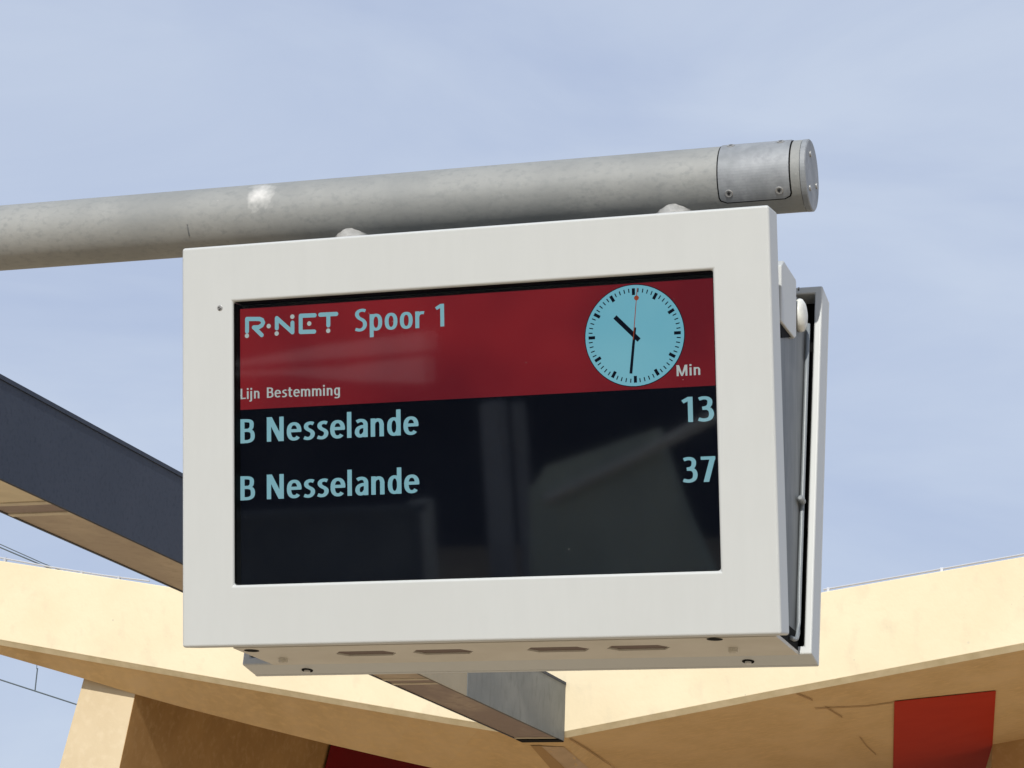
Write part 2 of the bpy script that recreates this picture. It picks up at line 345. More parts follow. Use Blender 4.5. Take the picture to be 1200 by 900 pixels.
# light channel carrying on from the beam, lying on the twisted soffit
def onsoffit(u, v):
    h = SOFFIT_BVH.ray_cast(CAM, ray(u, v).normalized()); return h[0]
for pts, nm, m_ in (([(622, 874), (634, 874), (668, 906), (650, 906)], 'channel_edge', 'joint'), ([(634.5, 874.5), (661, 875.5), (697, 906), (669, 906)], 'channel_panel', 'inset_tan')):
    bm = bmesh.new(); grid_ = []
    for a in range(9):
        row = []
        for b in range(5):
            x0_ = pts[0][0]+(pts[3][0]-pts[0][0])*a/8; y0_ = pts[0][1]+(pts[3][1]-pts[0][1])*a/8; x1_ = pts[1][0]+(pts[2][0]-pts[1][0])*a/8; y1_ = pts[1][1]+(pts[2][1]-pts[1][1])*a/8
            p = onsoffit(x0_+(x1_-x0_)*b/4, y0_+(y1_-y0_)*b/4); row.append((bm.verts.new(p+(CAM-p).normalized()*.03), bm.verts.new(p)))
        grid_.append(row)
    for a in range(8):
        for b in range(4):
            for k in (0, 1): bm.faces.new((grid_[a][b][k], grid_[a+1][b][k], grid_[a+1][b+1][k], grid_[a][b+1][k]))
    rim = [grid_[0][b] for b in range(5)] + [grid_[a][4] for a in range(1, 9)] + [grid_[8][b] for b in (3, 2, 1, 0)] + [grid_[a][0] for a in range(7, 0, -1)]
    for a in range(len(rim)): q, w = rim[a], rim[(a+1) % len(rim)]; bm.faces.new((q[0], w[0], w[1], q[1]))
    build(nm, bm, m_, can)
# lightning conductor rod on small clips along the top edges
for line in ([(-260, 617.5), (0, 653.5), (60, 664.5), (120, 674), (175, 681)], [(965, 691), (1080, 671), (1200, 649.5), (1500, 596)]):
    q = [at(*p, 1, YF+.02) for p in line]
    rod = build('conductor_rod', tube(q, .011, 6), 'alu', can)
    for k in ((1, .1), (2, .6), (3, .35)) if line[0][0] < 0 else ((1, -.95), (1, .2), (2, .4)):
        i, f = k; p = q[i] + (q[min(i+1, len(q)-1)]-q[i])*f if f > 0 else q[0] + (q[1]-q[0])*(1+f)
        build('rod_clip', box(p.x-.014, p.x+.014, p.y-.01, p.y+.03, p.z-.05, p.z+.014), 'alu', rod)

# piers: leaning concrete blades that carry the soffit
base_z = -GZ
def pier(fr_top, fr_bot, depth_vec, Yp, label, red=None):
    P = [hit(u, v, (0, Yp, 0), (0, 1, 0)) for u, v in fr_top]; Q = [hit(u, v, (0, Yp, 0), (0, 1, 0)) for u, v in fr_bot]
    # carry the leaning edges down to the ground
    k = [(base_z-P[i].z)/(Q[i].z-P[i].z) for i in (0, 1)]
    B = [P[i] + (Q[i]-P[i])*min(k[i], 3.0) for i in (0, 1)]
    B[0].z = B[1].z = base_z-.3
    root = empty('concrete_pier', ((B[0].x+B[1].x)/2, Yp, base_z), label, 'pier')
    top_up = Vector((0, .0, .07))
    build('pier_block', prism([P[0]+top_up, P[1]+top_up, B[1], B[0]], depth_vec), 'pier', root, bevel=.012)
    return root, P, B
pf = sl_(157, 813.5)
YP = pf.y
dv = Vector((.35, 5, .0)); dvec = dv*1.2 + Vector((0, 0, .22))
r1, P1, B1 = pier([(99, 797), (159, 814)], [(50, 900), (124, 900)], dvec, YP, 'leaning concrete pier with a pale front edge and a side coloured brown for its shade, lower left below the canopy')
side_n = (B1[1]-P1[1]).cross(dv).normalized()
if side_n.x < 0: side_n = -side_n
def sd(u, v): return hit(u, v, P1[1], side_n)
tu = P1[1]+Vector((0, 0, .07))
build('pier_shade_side', prism([tu+side_n*.001, B1[1]+side_n*.001, B1[1]+dvec+side_n*.001, tu+dvec+side_n*.001], side_n*.005), 'pier_shade_side', r1)  # thin skin over the pier's side carrying its painted shade
decal([(390, 862), (440, 878), (520, 898), (540, 960), (365, 960)], lambda u, v: sd(u, v) + side_n*.0065, side_n, .004, 'red_panel_shaded', 'red_shaded', r1)  # red patch drawn in its shaded tone
# right-hand pier coming into the frame at the lower right
pr = sr_(1163, 873)
r2, P2, B2 = pier([(1163, 873), (1330, 838)], [(1152, 902), (1330, 905)], (1.2, 6, .35), pr.y, 'brown concrete pier rising into the lower right corner under the canopy')
for c in r2.children: c.data.materials.clear(); c.data.materials.append(M['pier_shade_side'])  # takes the same shaded brown as the first pier's side

# ------------------------------------------------------------------ steel beam running away from the pipe
BX1, BX0, BZ0, BZ1 = -5.453, -5.947, 2.625, 3.235
Y0b, Y1b = -1.0, 20.995
bt = empty('roof_beam', ((BX0+BX1)/2, 10, BZ0), 'long box steel beam, slate blue with brown underside, running back to the canopy valley', 'beam')
cuts = [(Y0b, 14.2, 'slate', 'web_panel'), (14.2, 17.67, 'beam_beige', 'web_panel'), (17.67, Y1b, 'zinc', 'end_plate')]
for ya, yb, m_, nm in cuts:
    build(nm, box(BX1-.012, BX1+(.004 if nm == 'end_plate' else 0), ya+.002, yb-.002, BZ0+.0, BZ1), m_, bt, label={'zinc': 'weathered grey end plate'}.get(m_))
build('web_panel', box(BX0, BX0+.012, Y0b, Y1b, BZ0, BZ1), 'slate', bt)
build('top_flange', box(BX0-.01, BX1+.01, Y0b, Y1b, BZ1+.001, BZ1+.03), 'slate', bt)
for a, b in ((BX0+.0125, BX0+.021), (BX1-.021, BX1-.0125)): build('flange_lip', box(a, b, Y0b, Y1b, BZ0-.002, BZ0+.03), 'flange', bt)
y = Y0b; bars = [5.6] + [at(*p, 2, BZ0).y for p in ((40, 590), (66, 602), (504, 796), (513, 801))] + [20.74]
edges = [Y0b] + bars + [Y1b]
for b_ in bars: build('crossbar', box(BX0+.0215, BX1-.0215, b_-.035, b_+.035, BZ0-.002, BZ0+.03), 'crossbar', bt)
for a, b in zip(edges, edges[1:]):
    if b-a < .09: continue
    if a > 20: build('end_closure', box(BX0+.0215, BX1-.0005, a+.04, b-.002, BZ0-.012, BZ0+.05), 'black', bt); continue
    pale = b <= bars[1]+.01
    build('inset_panel', box(BX0+.0215, BX1-.0215, a+.037, b-.037, BZ0+.006, BZ0+.03), 'inset_pale' if pale else 'inset_light' if b < 17 and a > bars[2]-.1 and b <= bars[3]+.01 else 'inset', bt)

# overhead wires far left
def wire(name, pts, Y, r, label, parent=None):
    q = [at(u, v, 1, Y) for u, v in pts]; o = build(name, tube(q, r, 6), 'wire', parent)
    if label: tag(o, label, 'wire')
    return o
w1 = wire('overhead_wire', [(-500, 436), (-60, 616), (58, 666), (110, 688)], 34, .014, 'upper dark overhead wire between the slate beam and the canopy edge, far left')
w2 = wire('overhead_wire', [(-500, 421), (-60, 611), (50, 660), (110, 684)], 34.6, .010, 'thinner dark overhead wire just above its twin, between beam and canopy at far left')
w3 = wire('contact_wire', [(-500, 625), (0, 796.5), (88, 825), (300, 895)], 34, .014, 'single dark overhead wire below the canopy edge, left of the leaning pier')
wire('dropper', [(44, 783), (42.5, 796), (41, 810)], 34, .011, None, w3)
wire('dropper', [(44, 760), (43, 784)], 34, .006, None, w3)

# ------------------------------------------------------------------ galvanised pipe
PZ, PR = 1.0, .0752
XE = 1.2755
pipe = empty('support_pipe', (XE, 0, PZ-PR), 'thick weathered galvanised pipe with a closed end, running across above the sign', 'pipe')
bm = bmesh.new(); seg = 72; xs = [-3.6, -2.5, -1.5, -.8, -.3, 0, .3, .6, .9, 1.08, 1.18, 1.2625]; rings = []
for x in xs: rings.append([bm.verts.new((x, PR*math.sin(2*math.pi*k/seg), PZ-PR*math.cos(2*math.pi*k/seg))) for k in range(seg)])
for a, c in zip(rings, rings[1:]):
    for k in range(seg): bm.faces.new((a[k], a[(k+1) % seg], c[(k+1) % seg], c[k]))
build('tube', bm, 'galv', pipe, smooth=True)
cap = build('end_cap', lathe((1.2635, 0, PZ), (1, 0, 0), [(0, PR-.004), (0, PR+.0006), (.010, PR+.0006), (.012, PR-.002), (.012, 0.001)], 64), 'galv_plate', pipe)
for a in (100, 215, 330):
    c = (1.2755, .045*math.sin(rad(a)), PZ+.045*math.cos(rad(a)))
    build('screw', lathe(c, (1, 0, 0), [(0, .0065), (.002, .0065), (.003, .005), (.003, .001)], 16), 'steel', cap)
def patch(x0, x1, a0, a1, r, r_in, cr_, bm=None):   # rounded curved plate on the pipe; angle 0 = bottom, 90 = front
    out = []
    arc = r; w = x1-x0; h = (a1-a0)*arc
    def loop(inset=0):
        pts = []
        for cx, cy, s in ((cr_, cr_, 180), (w-cr_, cr_, 270), (w-cr_, h-cr_, 0), (cr_, h-cr_, 90)):
            for k in range(6):
                t_ = rad(s+90*k/5); pts.append((cx+cr_*math.cos(t_), cy+cr_*math.sin(t_)))
        return pts
    lp = loop(); b_ = bm or bmesh.new()
    n = 14
    # fan of strips: cut the outline by rows of constant angle
    rows = []
    for i in range(n*2+1):
        hgt = h*i/(2*n); ins = 0
        if hgt < cr_: ins = cr_ - math.sqrt(max(0, cr_**2-(cr_-hgt)**2))
        if hgt > h-cr_: ins = cr_ - math.sqrt(max(0, cr_**2-(hgt-(h-cr_))**2))
        a = a0 + hgt/arc
        rows.append([(x0+ins, a), (x1-ins, a)])
    def P(x, a, rr): return Vector((x, -rr*math.sin(a), PZ-rr*math.cos(a)))
    O = [[b_.verts.new(P(x, a, r)) for x, a in row] for row in rows]; I = [[b_.verts.new(P(x, a, r_in)) for x, a in row] for row in rows]
    for i in range(len(rows)-1):
        b_.faces.new((O[i][0], O[i][1], O[i+1][1], O[i+1][0])); b_.faces.new((I[i][0], I[i][1], I[i+1][1], I[i+1][0]))
        for s in (0, 1): b_.faces.new((O[i][s], O[i+1][s], I[i+1][s], I[i][s]))
    for i in (0, -1): b_.faces.new((O[i][0], O[i][1], I[i][1], I[i][0]))
    return b_
build('hatch_gap', patch(1.0885, 1.2435, rad(33), rad(166), PR+.0006, PR-.003, .016), 'black', pipe, smooth=False)
hc = build('hatch_cover', patch(1.0915, 1.2405, rad(35.5), rad(163), PR+.0022, PR-.002, .014), 'galv_plate', pipe)
for x, a in ((1.112, 51), (1.218, 50), (1.112, 144), (1.218, 144)):
    dirv = Vector((0, -math.sin(rad(a)), -math.cos(rad(a))))
    s_ = build('screw', lathe(Vector((x, 0, PZ))+dirv*(PR+.001), dirv, [(0, .0085), (.0022, .0085), (.003, .0072), (.0024, .0045), (.0016, .0042), (.0016, .0005)], 20), 'steel', hc)
    build('screw_socket', lathe(Vector((x, 0, PZ))+dirv*(PR+.0035), dirv, [(0, .0034), (.0006, .0034), (.0006, .0004)], 6), 'dark', s_)
# saddle-welded hanger stubs
def stub(xc, R=.041):
    b_ = bmesh.new(); seg = 40; top = []; bot = []; bead = []
    for k in range(seg):
        a = 2*math.pi*k/seg; x, y_ = xc+R*math.cos(a), R*math.sin(a)
        zt = PZ-math.sqrt(PR**2-y_**2)+.004; top.append(b_.verts.new((x, y_, zt))); bot.append(b_.verts.new((x, y_, .765)))
        bead.append(Vector((xc+(R+.003)*math.cos(a), (R+.003)*math.sin(a), PZ-math.sqrt(PR**2-((R+.003)*math.sin(a))**2))))
    for k in range(seg): b_.faces.new((top[k], top[(k+1) % seg], bot[(k+1) % seg], bot[k]))
    st = build('hanger_stub', b_, 'weld', pipe, smooth=True)
    b_ = bmesh.new(); rows = []
    for off_, dz in ((.015, 0), (.011, -.0035), (.007, -.009), (.003, -.017), (.0005, -.028)):
        rows.append([])
        for k in range(seg):
            a = 2*math.pi*k/seg; rr = R+off_; wob = 1+.02*math.sin(7*a)+.012*math.sin(17*a+1); x, y_ = xc+rr*wob*math.cos(a), rr*wob*math.sin(a)
            rows[-1].append(b_.verts.new((x, y_, PZ-math.sqrt(PR**2-min(y_*y_, PR**2*.98))+dz+.001)))
    for ra, rb_ in zip(rows, rows[1:]):
        for k in range(seg): b_.faces.new((ra[k], ra[(k+1) % seg], rb_[(k+1) % seg], rb_[k]))
    build('weld_fillet', b_, 'weld', st, smooth=True)
stub(.262, .034); stub(.988, .034)
# pale scuff worn into the zinc
t = M['galv'].node_tree; pb = t.nodes['Principled BSDF']; tcn = t.nodes.new('ShaderNodeTexCoord')
mpn = t.nodes.new('ShaderNodeMapping'); mpn.vector_type = 'TEXTURE'; mpn.inputs['Location'].default_value = (1.223, -.068, .030); mpn.inputs['Scale'].default_value = (.025, .05, .027); mpn.inputs['Rotation'].default_value = (0, rad(-25), 0)
ln = t.nodes.new('ShaderNodeVectorMath'); ln.operation = 'LENGTH'; t.links.new(tcn.outputs['Object'], mpn.inputs[0]); t.links.new(mpn.outputs[0], ln.inputs[0])
nz = t.nodes.new('ShaderNodeTexNoise'); nz.inputs['Scale'].default_value = 55; nz.inputs['Detail'].default_value = 5; t.links.new(tcn.outputs['Object'], nz.inputs['Vector'])
ad = t.nodes.new('ShaderNodeMath'); ad.operation = 'MULTIPLY_ADD'; ad.inputs[1].default_value = 2.4; t.links.new(nz.outputs[0], ad.inputs[0]); t.links.new(ln.outputs['Value'], ad.inputs[2])
rg = t.nodes.new('ShaderNodeMapRange'); rg.inputs[1].default_value = 1.15; rg.inputs[2].default_value = 2.75; rg.inputs[3].default_value = .95; rg.inputs[4].default_value = 0; t.links.new(ad.outputs[0], rg.inputs[0])
xx = t.nodes.new('ShaderNodeMix'); xx.data_type = 'RGBA'; xx.inputs[7].default_value = (.62, .61, .58, 1); t.links.new(pb.inputs['Base Color'].links[0].from_socket, xx.inputs[6]); t.links.new(rg.outputs[0], xx.inputs[0]); t.links.new(xx.outputs[2], pb.inputs['Base Color'])
build('seam_weld', tube([Vector((-.115, -(PR)*math.sin(rad(a)), PZ-(PR)*math.cos(rad(a)))) for a in range(48, 72, 5)], .0016, 6), 'bodyside', pipe)

# ------------------------------------------------------------------ the sign
TLT, B_, H_, HH, WW = .1576, .1937, .0827, .8343, 1.2517
ct, st_ = math.cos(TLT), math.sin(TLT)
def TF(x, v, d=0): return Vector((x, -B_-v*st_+d*ct, v*ct+d*st_))      # front door: v up its face, d into it
def TR(x, v, d=0): return Vector((x, B_+v*st_-d*ct, v*ct+d*st_))       # rear door, mirrored
sign = empty('departure_display', (WW/2, 0, 0), 'white two-sided departure display with a red and black screen, hanging under the pipe', 'departure display')
O4 = [(0, 0), (WW, 0), (WW, HH), (0, HH)]
OPX0, OPX1, OPV0, OPV1 = .1155, 1.1362, .1255, .7135
I4 = [(OPX0, OPV0), (OPX1, OPV0), (OPX1, OPV1), (OPX0, OPV1)]
fd = build('front_frame', ring_prism(O4, I4, TF, 0, H_), 'door', sign, bevel=.0065, segs=4)
for m_ in fd.modifiers: m_.width = .006
fr_in = [(OPX0, OPV0), (OPX1, OPV0), (OPX1, OPV1), (OPX0, OPV1)]
def grow(L4, e): return [(L4[0][0]-e, L4[0][1]-e), (L4[1][0]+e, L4[1][1]-e), (L4[2][0]+e, L4[2][1]+e), (L4[3][0]-e, L4[3][1]+e)]
build('screen_surround', ring_prism(grow(I4, .004), grow(I4, -.0012), TF, .0065, .05), 'black', sign)
# lock on the front frame
lk = build('lock', lathe(TF(.087, .702, .001), TF(0, 0, -1)-TF(0, 0, 0), [(0, .0062), (.0016, .0062), (.0022, .0052), (.0022, .0005)], 20), 'steel', fd)
for dx, dv_ in ((-.0018, .001), (.0022, -.002), (-.001, -.003)):
    build('keyhole', box(.087+dx-.0013, .087+dx+.0013, .702+dv_-.0013, .702+dv_+.0013, -.0015, -.0011-.0009, T=lambda a, b, c: TF(a, b, c)), 'dark', lk)
# screen
DS = .036
LX0, LX1, LV0, LV1 = .1165, 1.150, .112, .7035
def lay(n): return DS - .0006*n         # thin layers of the picture
scr = build('screen', box(LX0, LX1, LV0, LV1, DS, DS+.02, T=TF), 'lcd', sign)
def quad4(pts, d, bm=None):
    b_ = bm or bmesh.new(); b_.faces.new([b_.verts.new(TF(x, v, d)) for x, v in pts]); return b_
build('red_band', quad4([(LX0+.0005, .4905), (LX1-.0005, .4895), (LX1-.0005, LV1-.001), (LX0+.0005, LV1-.001)], lay(1)), 'band', scr)
def spx(u, v):        # photo pixel to the screen's own x, v
    d = ray(u, v); n = Vector((0, -ct, -st_)); P0 = TF(0, 0, DS); P = CAM + d*((P0-CAM).dot(n)/d.dot(n)); return P.x, (P-P0).dot(Vector((0, -st_, ct)))

def smooth_(P, closed=False):      # Catmull-Rom through the points
    if len(P) < 3: return [Vector(p) for p in P]
    P = [Vector(p) for p in P]; out = []; n = len(P); m = n if closed else n-1
    for i in range(m):
        a = P[(i-1) % n] if closed or i else P[0]*2-P[1]; b = P[i]; c = P[(i+1) % n]
        d = P[(i+2) % n] if closed or i+2 < n else P[-1]*2-P[-2]
        for k in range(6):
            t = k/6; out.append(.5*((2*b)+(c-a)*t+(2*a-5*b+4*c-d)*t*t+(3*b-a-3*c+d)*t**3))
    out.append(P[0] if closed else P[-1]); return out
def oval(cx, cy, rx, ry, a0, a1, n=22, e=2.35):
    o = []
    for k in range(n+1):
        a = rad(a0+(a1-a0)*k/n); c_, s_ = math.cos(a), math.sin(a)
        o.append((cx+rx*math.copysign(abs(c_)**(2/e), c_), cy+ry*math.copysign(abs(s_)**(2/e), s_)))
    return o
# glyphs: advance, then strokes. 'c' curve through points, 'l' straight polyline, 'o' ready-made dense line, 'p' filled polygon
def arch(x0, x1, h): return ('c', [(x0, .50), (x0+.035, .60), (x0+.15, .668), (x1-.045, .635), (x1, .50), (x1, .40), (x1, 0)])
GL = {
 'N': (.66, [('l', [(.085, 0), (.085, 1)]), ('l', [(.525, 0), (.525, 1)]), ('p', [(.0, 1), (.19, 1), (.61, 0), (.42, 0)])]),
 'B': (.56, [('l', [(.085, 0), (.085, 1)]), ('c', [(.085, .93), (.24, .93), (.37, .90), (.42, .82), (.41, .64), (.33, .55), (.22, .53), (.085, .53)]), ('c', [(.085, .53), (.26, .53), (.39, .49), (.45, .40), (.455, .22), (.40, .12), (.28, .07), (.085, .07)])]),
 'e': (.52, [('o', oval(.255, .37, .18, .312, 2, 318)), ('l', [(.09, .40), (.50, .40)]), ('l', [(.43, .36), (.43, .44)])]),
 's': (.42, [('c', [(.36, .645), (.27, .68), (.16, .655), (.105, .58), (.115, .48), (.185, .41), (.27, .355), (.325, .28), (.315, .16), (.245, .075), (.14, .055), (.03, .095)])]),
 'l': (.225, [('l', [(.085, 0), (.085, 1.05)])]),
 'a': (.49, [('c', [(.07, .625), (.17, .68), (.29, .665), (.36, .58), (.37, .46), (.37, .2), (.37, 0)]), ('c', [(.37, .43), (.24, .425), (.13, .37), (.085, .27), (.085, .16), (.14, .07), (.22, .06), (.31, .11), (.37, .22)])]),
 'n': (.51, [('l', [(.085, 0), (.085, .735)]), arch(.085, .38, .74)]),
 'd': (.515, [('o', oval(.24, .37, .155, .312, 0, 360)), ('l', [(.395, 0), (.395, 1.05)])]),
 'o': (.53, [('o', oval(.25, .37, .168, .312, 0, 360))]),
 'p': (.53, [('l', [(.085, -.28), (.085, .735)]), ('o', oval(.25, .37, .165, .312, 0, 360))]),
 'r': (.35, [('l', [(.085, 0), (.085, .735)]), ('c', [(.085, .47), (.12, .58), (.20, .655), (.30, .665), (.345, .655)])]),
 'S': (.52, [('c', [(.42, .90), (.32, .935), (.20, .92), (.11, .84), (.10, .71), (.18, .59), (.31, .50), (.385, .39), (.385, .22), (.30, .10), (.18, .065), (.03, .11)])]),
 '1': (.44, [('l', [(.27, 0), (.27, 1)]), ('p', [(.27, 1), (.20, 1), (.0, .865), (.065, .745), (.27, .87)])]),
 '3': (.56, [('c', [(.05, .895), (.17, .935), (.30, .92), (.38, .83), (.37, .66), (.29, .56), (.15, .525)]), ('c', [(.15, .525), (.31, .515), (.40, .43), (.425, .28), (.38, .13), (.26, .065), (.14, .065), (.03, .105)])]),
 '7': (.52, [('l', [(.01, .93), (.49, .93)]), ('p', [(.30, .88), (.49, .88), (.49, .93), (.27, 0), (.085, 0)])]),
 'L': (.46, [('l', [(.085, 0), (.085, 1)]), ('l', [(.02, .07), (.43, .07)])]),
 'i': (.23, [('l', [(.085, 0), (.085, .735)]), ('l', [(.085, .86), (.085, 1.03)])]),
 'j': (.24, [('c', [(-.06, -.215), (.02, -.215), (.075, -.17), (.085, -.08), (.085, .2), (.085, .735)]), ('l', [(.085, .86), (.085, 1.03)])]),
 't': (.37, [('c', [(.14, .92), (.14, .6), (.14, .3), (.145, .15), (.20, .07), (.33, .065)]), ('l', [(.0, .665), (.33, .665)])]),
 'm': (.80, [('l', [(.085, 0), (.085, .735)]), arch(.085, .375, .74), arch(.375, .665, .74)]),
 'g': (.52, [('o', oval(.24, .37, .155, .312, 0, 360)), ('c', [(.395, .735), (.395, .4), (.395, 0), (.385, -.12), (.31, -.215), (.18, -.225), (.06, -.19)])]),
 'M': (.82, [('l', [(.085, 0), (.085, 1)]), ('l', [(.67, 0), (.67, 1)]), ('p', [(.0, 1), (.19, 1), (.43, .0), (.325, .0)]), ('p', [(.565, 1), (.755, 1), (.43, .0), (.325, .0)])]),
}
def glyph_strokes(s, wv, wh):
    quads, x = [], 0
    for ch in s:
        adv, ss = GL[ch]
        for kind, P in ss:
            if kind == 'p': quads.append([[Vector((p[0]+x, p[1])) for p in P]]); continue
            P = smooth_(P) if kind == 'c' else [Vector(p) for p in P]
            L_, R_ = [], []; cl = (P[0]-P[-1]).length < 1e-4
            for i, p in enumerate(P):
                if cl: d = P[(i+1) % (len(P)-1)]-P[(i-1) % (len(P)-1)]
                else: d = P[min(i+1, len(P)-1)]-P[max(i-1, 0)]
                d.normalize(); w = (wv*abs(d.y)**1.5+wh*abs(d.x)**1.5)/(abs(d.y)**1.5+abs(d.x)**1.5)/2; n = Vector((-d.y, d.x))*w
                L_.append(p+n+Vector((x, 0))); R_.append(p-n+Vector((x, 0)))
            quads.append([[L_[i], L_[i+1], R_[i+1], R_[i]] for i in range(len(P)-1)])
        x += adv + .048
    return quads
def lettering(s, x0, x1, v0, v1, cap, material, name='lettering', wv=.150, wh=.126, n=3):
    """s spans x0..x1 (ink), baseline from v0 at x0 to v1 at x1, capital height cap"""
    qs = glyph_strokes(s, wv, wh); xs_ = [p.x for q in qs for f in q for p in f]; a, b = min(xs_), max(xs_); b_ = bmesh.new()
    for i, q in enumerate(qs):
        for f in q:
            pts = []
            for p in f:
                t_ = (p.x-a)/(b-a); pts.append(TF(x0+(x1-x0)*t_, v0+(v1-v0)*t_+p.y*cap, lay(n)-.0001*(i % 5)))
            b_.faces.new([b_.verts.new(p) for p in pts])
    bmesh.ops.remove_doubles(b_, verts=b_.verts, dist=1e-6)
    return build(name, b_, material, scr)
def word(s, pa, pb, cap_px, material, **kw):     # pa, pb = ends of the word's baseline in the photo
    a = spx(*pa); b = spx(*pb); top = spx(pa[0], pa[1]-cap_px); lettering(s, a[0], b[0], a[1], b[1], top[1]-a[1], material, **kw)
word('Spoor', (416.3, 389), (498, 384.2), 26.5, 'cyan')
word('1', (510.5, 383.3), (521, 382.5), 26.5, 'cyan')
word('Lijn', (282.4, 468), (304.5, 466.8), 12.2, 'white', wv=.135, wh=.11)
word('Bestemming', (313.2, 466.4), (398.8, 463.2), 12.2, 'white', wv=.135, wh=.11)
word('B', (282.2, 519.8), (299, 519), 28.3, 'cyan')
word('Nesselande', (312.8, 517.8), (491, 509.3), 28.6, 'cyan')
word('B', (282.2, 586.6), (299.3, 586), 28.3, 'cyan')
word('Nesselande', (312.8, 585.2), (492, 577.6), 28.8, 'cyan')
word('Min', (793, 441), (821, 439.4), 12.8, 'white', wv=.135, wh=.11)
word('13', (799.3, 495), (837.2, 493.6), 29.5, 'cyan')
word('37', (800.5, 565.9), (839.2, 564.4), 30, 'cyan')

# operator's wordmark drawn in round-ended strokes
SC = 6.427
def lg(x, y): return spx(270+x/SC, 340+y/SC)
def stroke(pts, w, n, mname='cyan'):
    b_ = bmesh.new(); k = 12; P = [Vector(p) for p in pts]
    for i, (a, b) in enumerate(zip(P, P[1:])):
        d = (b-a).normalized(); nrm = Vector((-d.y, d.x)); loop = []
        base = math.atan2(nrm.y, nrm.x)
        for j in range(k+1): t_ = base + math.pi*j/k; loop.append(a + w*Vector((math.cos(t_), math.sin(t_))))
        for j in range(k+1): t_ = base + math.pi + math.pi*j/k; loop.append(b + w*Vector((math.cos(t_), math.sin(t_))))
        b_.faces.new([b_.verts.new(TF(p.x, p.y, lay(n)-.00012*i)) for p in loop])
    return b_
def disc(c, r, n, bm=None, k=20):
    b_ = bm or bmesh.new(); b_.faces.new([b_.verts.new(TF(c[0]+r*math.cos(2*math.pi*j/k), c[1]+r*math.sin(2*math.pi*j/k), lay(n))) for j in range(k)]); return b_
sw = .0044
Rb = [(128, 312), (128, 218), (222, 218), (242, 226), (250, 246), (240, 266), (218, 280), (180, 282), (190, 290), (240, 340)]
for L_ in (Rb, [(352, 288), (352, 212), (470, 318), (470, 246)], [(637, 190), (532, 194), (532, 316), (634, 313)], [(679, 186), (800, 180)], [(740, 186), (740, 266)]):
    build('wordmark_stroke', stroke([lg(*p) for p in L_], sw if len(L_) > 2 else sw*1.0, 3), 'cyan', scr)
for c in ((128, 345), (292, 272), (352, 328), (470, 201), (597, 253), (740, 307)): build('wordmark_dot', disc(lg(*c), .0048, 4.2), 'white', scr)

# clock
cx, cv = spx(743.8, 393.2); cr_ = (spx(801.8, 393)[0]-spx(686, 393)[0])/2
build('clock_rim', disc((cx, cv), cr_+.0016, 2, k=72), 'ink', scr)
cf = build('clock_face', disc((cx, cv), cr_, 3, k=72), 'face', scr)
bh, bmn = bmesh.new(), bmesh.new()
for k in range(60):
    a = rad(90-6*k); u_ = Vector((math.cos(a), math.sin(a))); w_ = Vector((-u_.y, u_.x))
    r0_, r1_, hw, tgt = (.80, .935, .0032, bh) if k % 5 == 0 else (.855, .935, .0011, bmn)
    c = Vector((cx, cv)); pts = [c+u_*cr_*r0_-w_*hw, c+u_*cr_*r1_-w_*hw, c+u_*cr_*r1_+w_*hw, c+u_*cr_*r0_+w_*hw]
    
    if k % 5: quad4(pts, lay(4), bmn)
    else: build('hour_mark', quad4(pts, lay(4)), 'ink', scr)
mm = build('minute_marks', bmn, 'ink', scr); mm['kind'] = 'stuff'
def ck(x, y): return spx(660+x/5, 300+y/5)
def bar(p, q, w0, w1, n, m_, nm):
    P, Q = Vector(p), Vector(q); d = (Q-P).normalized(); w_ = Vector((-d.y, d.x)); build(nm, quad4([P-w_*w0, Q-w_*w1, Q+w_*w1, P+w_*w0], lay(n)), m_, scr)
bar(ck(447, 494), ck(305, 358), .0046, .0046, 5, 'ink', 'hour_hand')
bar(ck(423, 420), ck(399, 690), .0026, .0030, 5.4, 'ink', 'minute_hand')
bar(ck(413, 492), ck(436, 188), .0009, .0007, 5.8, 'hand', 'second_hand')
build('second_hand_disc', disc(ck(432, 247), .0050, 6.2), 'hand', scr)
# glass over the screen
build('front_glass', box(OPX0-.002, OPX1+.002, OPV0-.002, OPV1+.002, .0085, .0115, T=TF), 'glass', sign)
# tiny specks of dirt and a scratch on the glass
rs = random.Random(5); db = bmesh.new()
for k in range(14):
    x, v = rs.uniform(OPX0+.01, OPX1-.01), rs.uniform(OPV0+.02, OPV1-.02); r = rs.uniform(.0002, .0005)
    db.faces.new([db.verts.new(TF(x+r*math.cos(a), v+r*math.sin(a)*rs.uniform(.6, 1.8), .0083)) for a in (0, 1.2, 2.4, 3.6, 4.9)])
d_ = build('glass_dust', db, 'palewall', sign); d_['kind'] = 'stuff'

# central body between the doors
BXL, BXR = .0768, 1.225
YI = B_ - H_*ct     # inner plane of the doors at the bottom
def yin(z): return YI + (z-.013)*math.tan(TLT) - .006
zb, zt = .032, .775
build('body_case', prism([Vector((BXL, -yin(zb), zb)), Vector((BXL, yin(zb), zb)), Vector((BXL, yin(zt), zt)), Vector((BXL, -yin(zt), zt))], (BXR-BXL-.004, 0, 0)), 'bodyside', sign, bevel=.004)
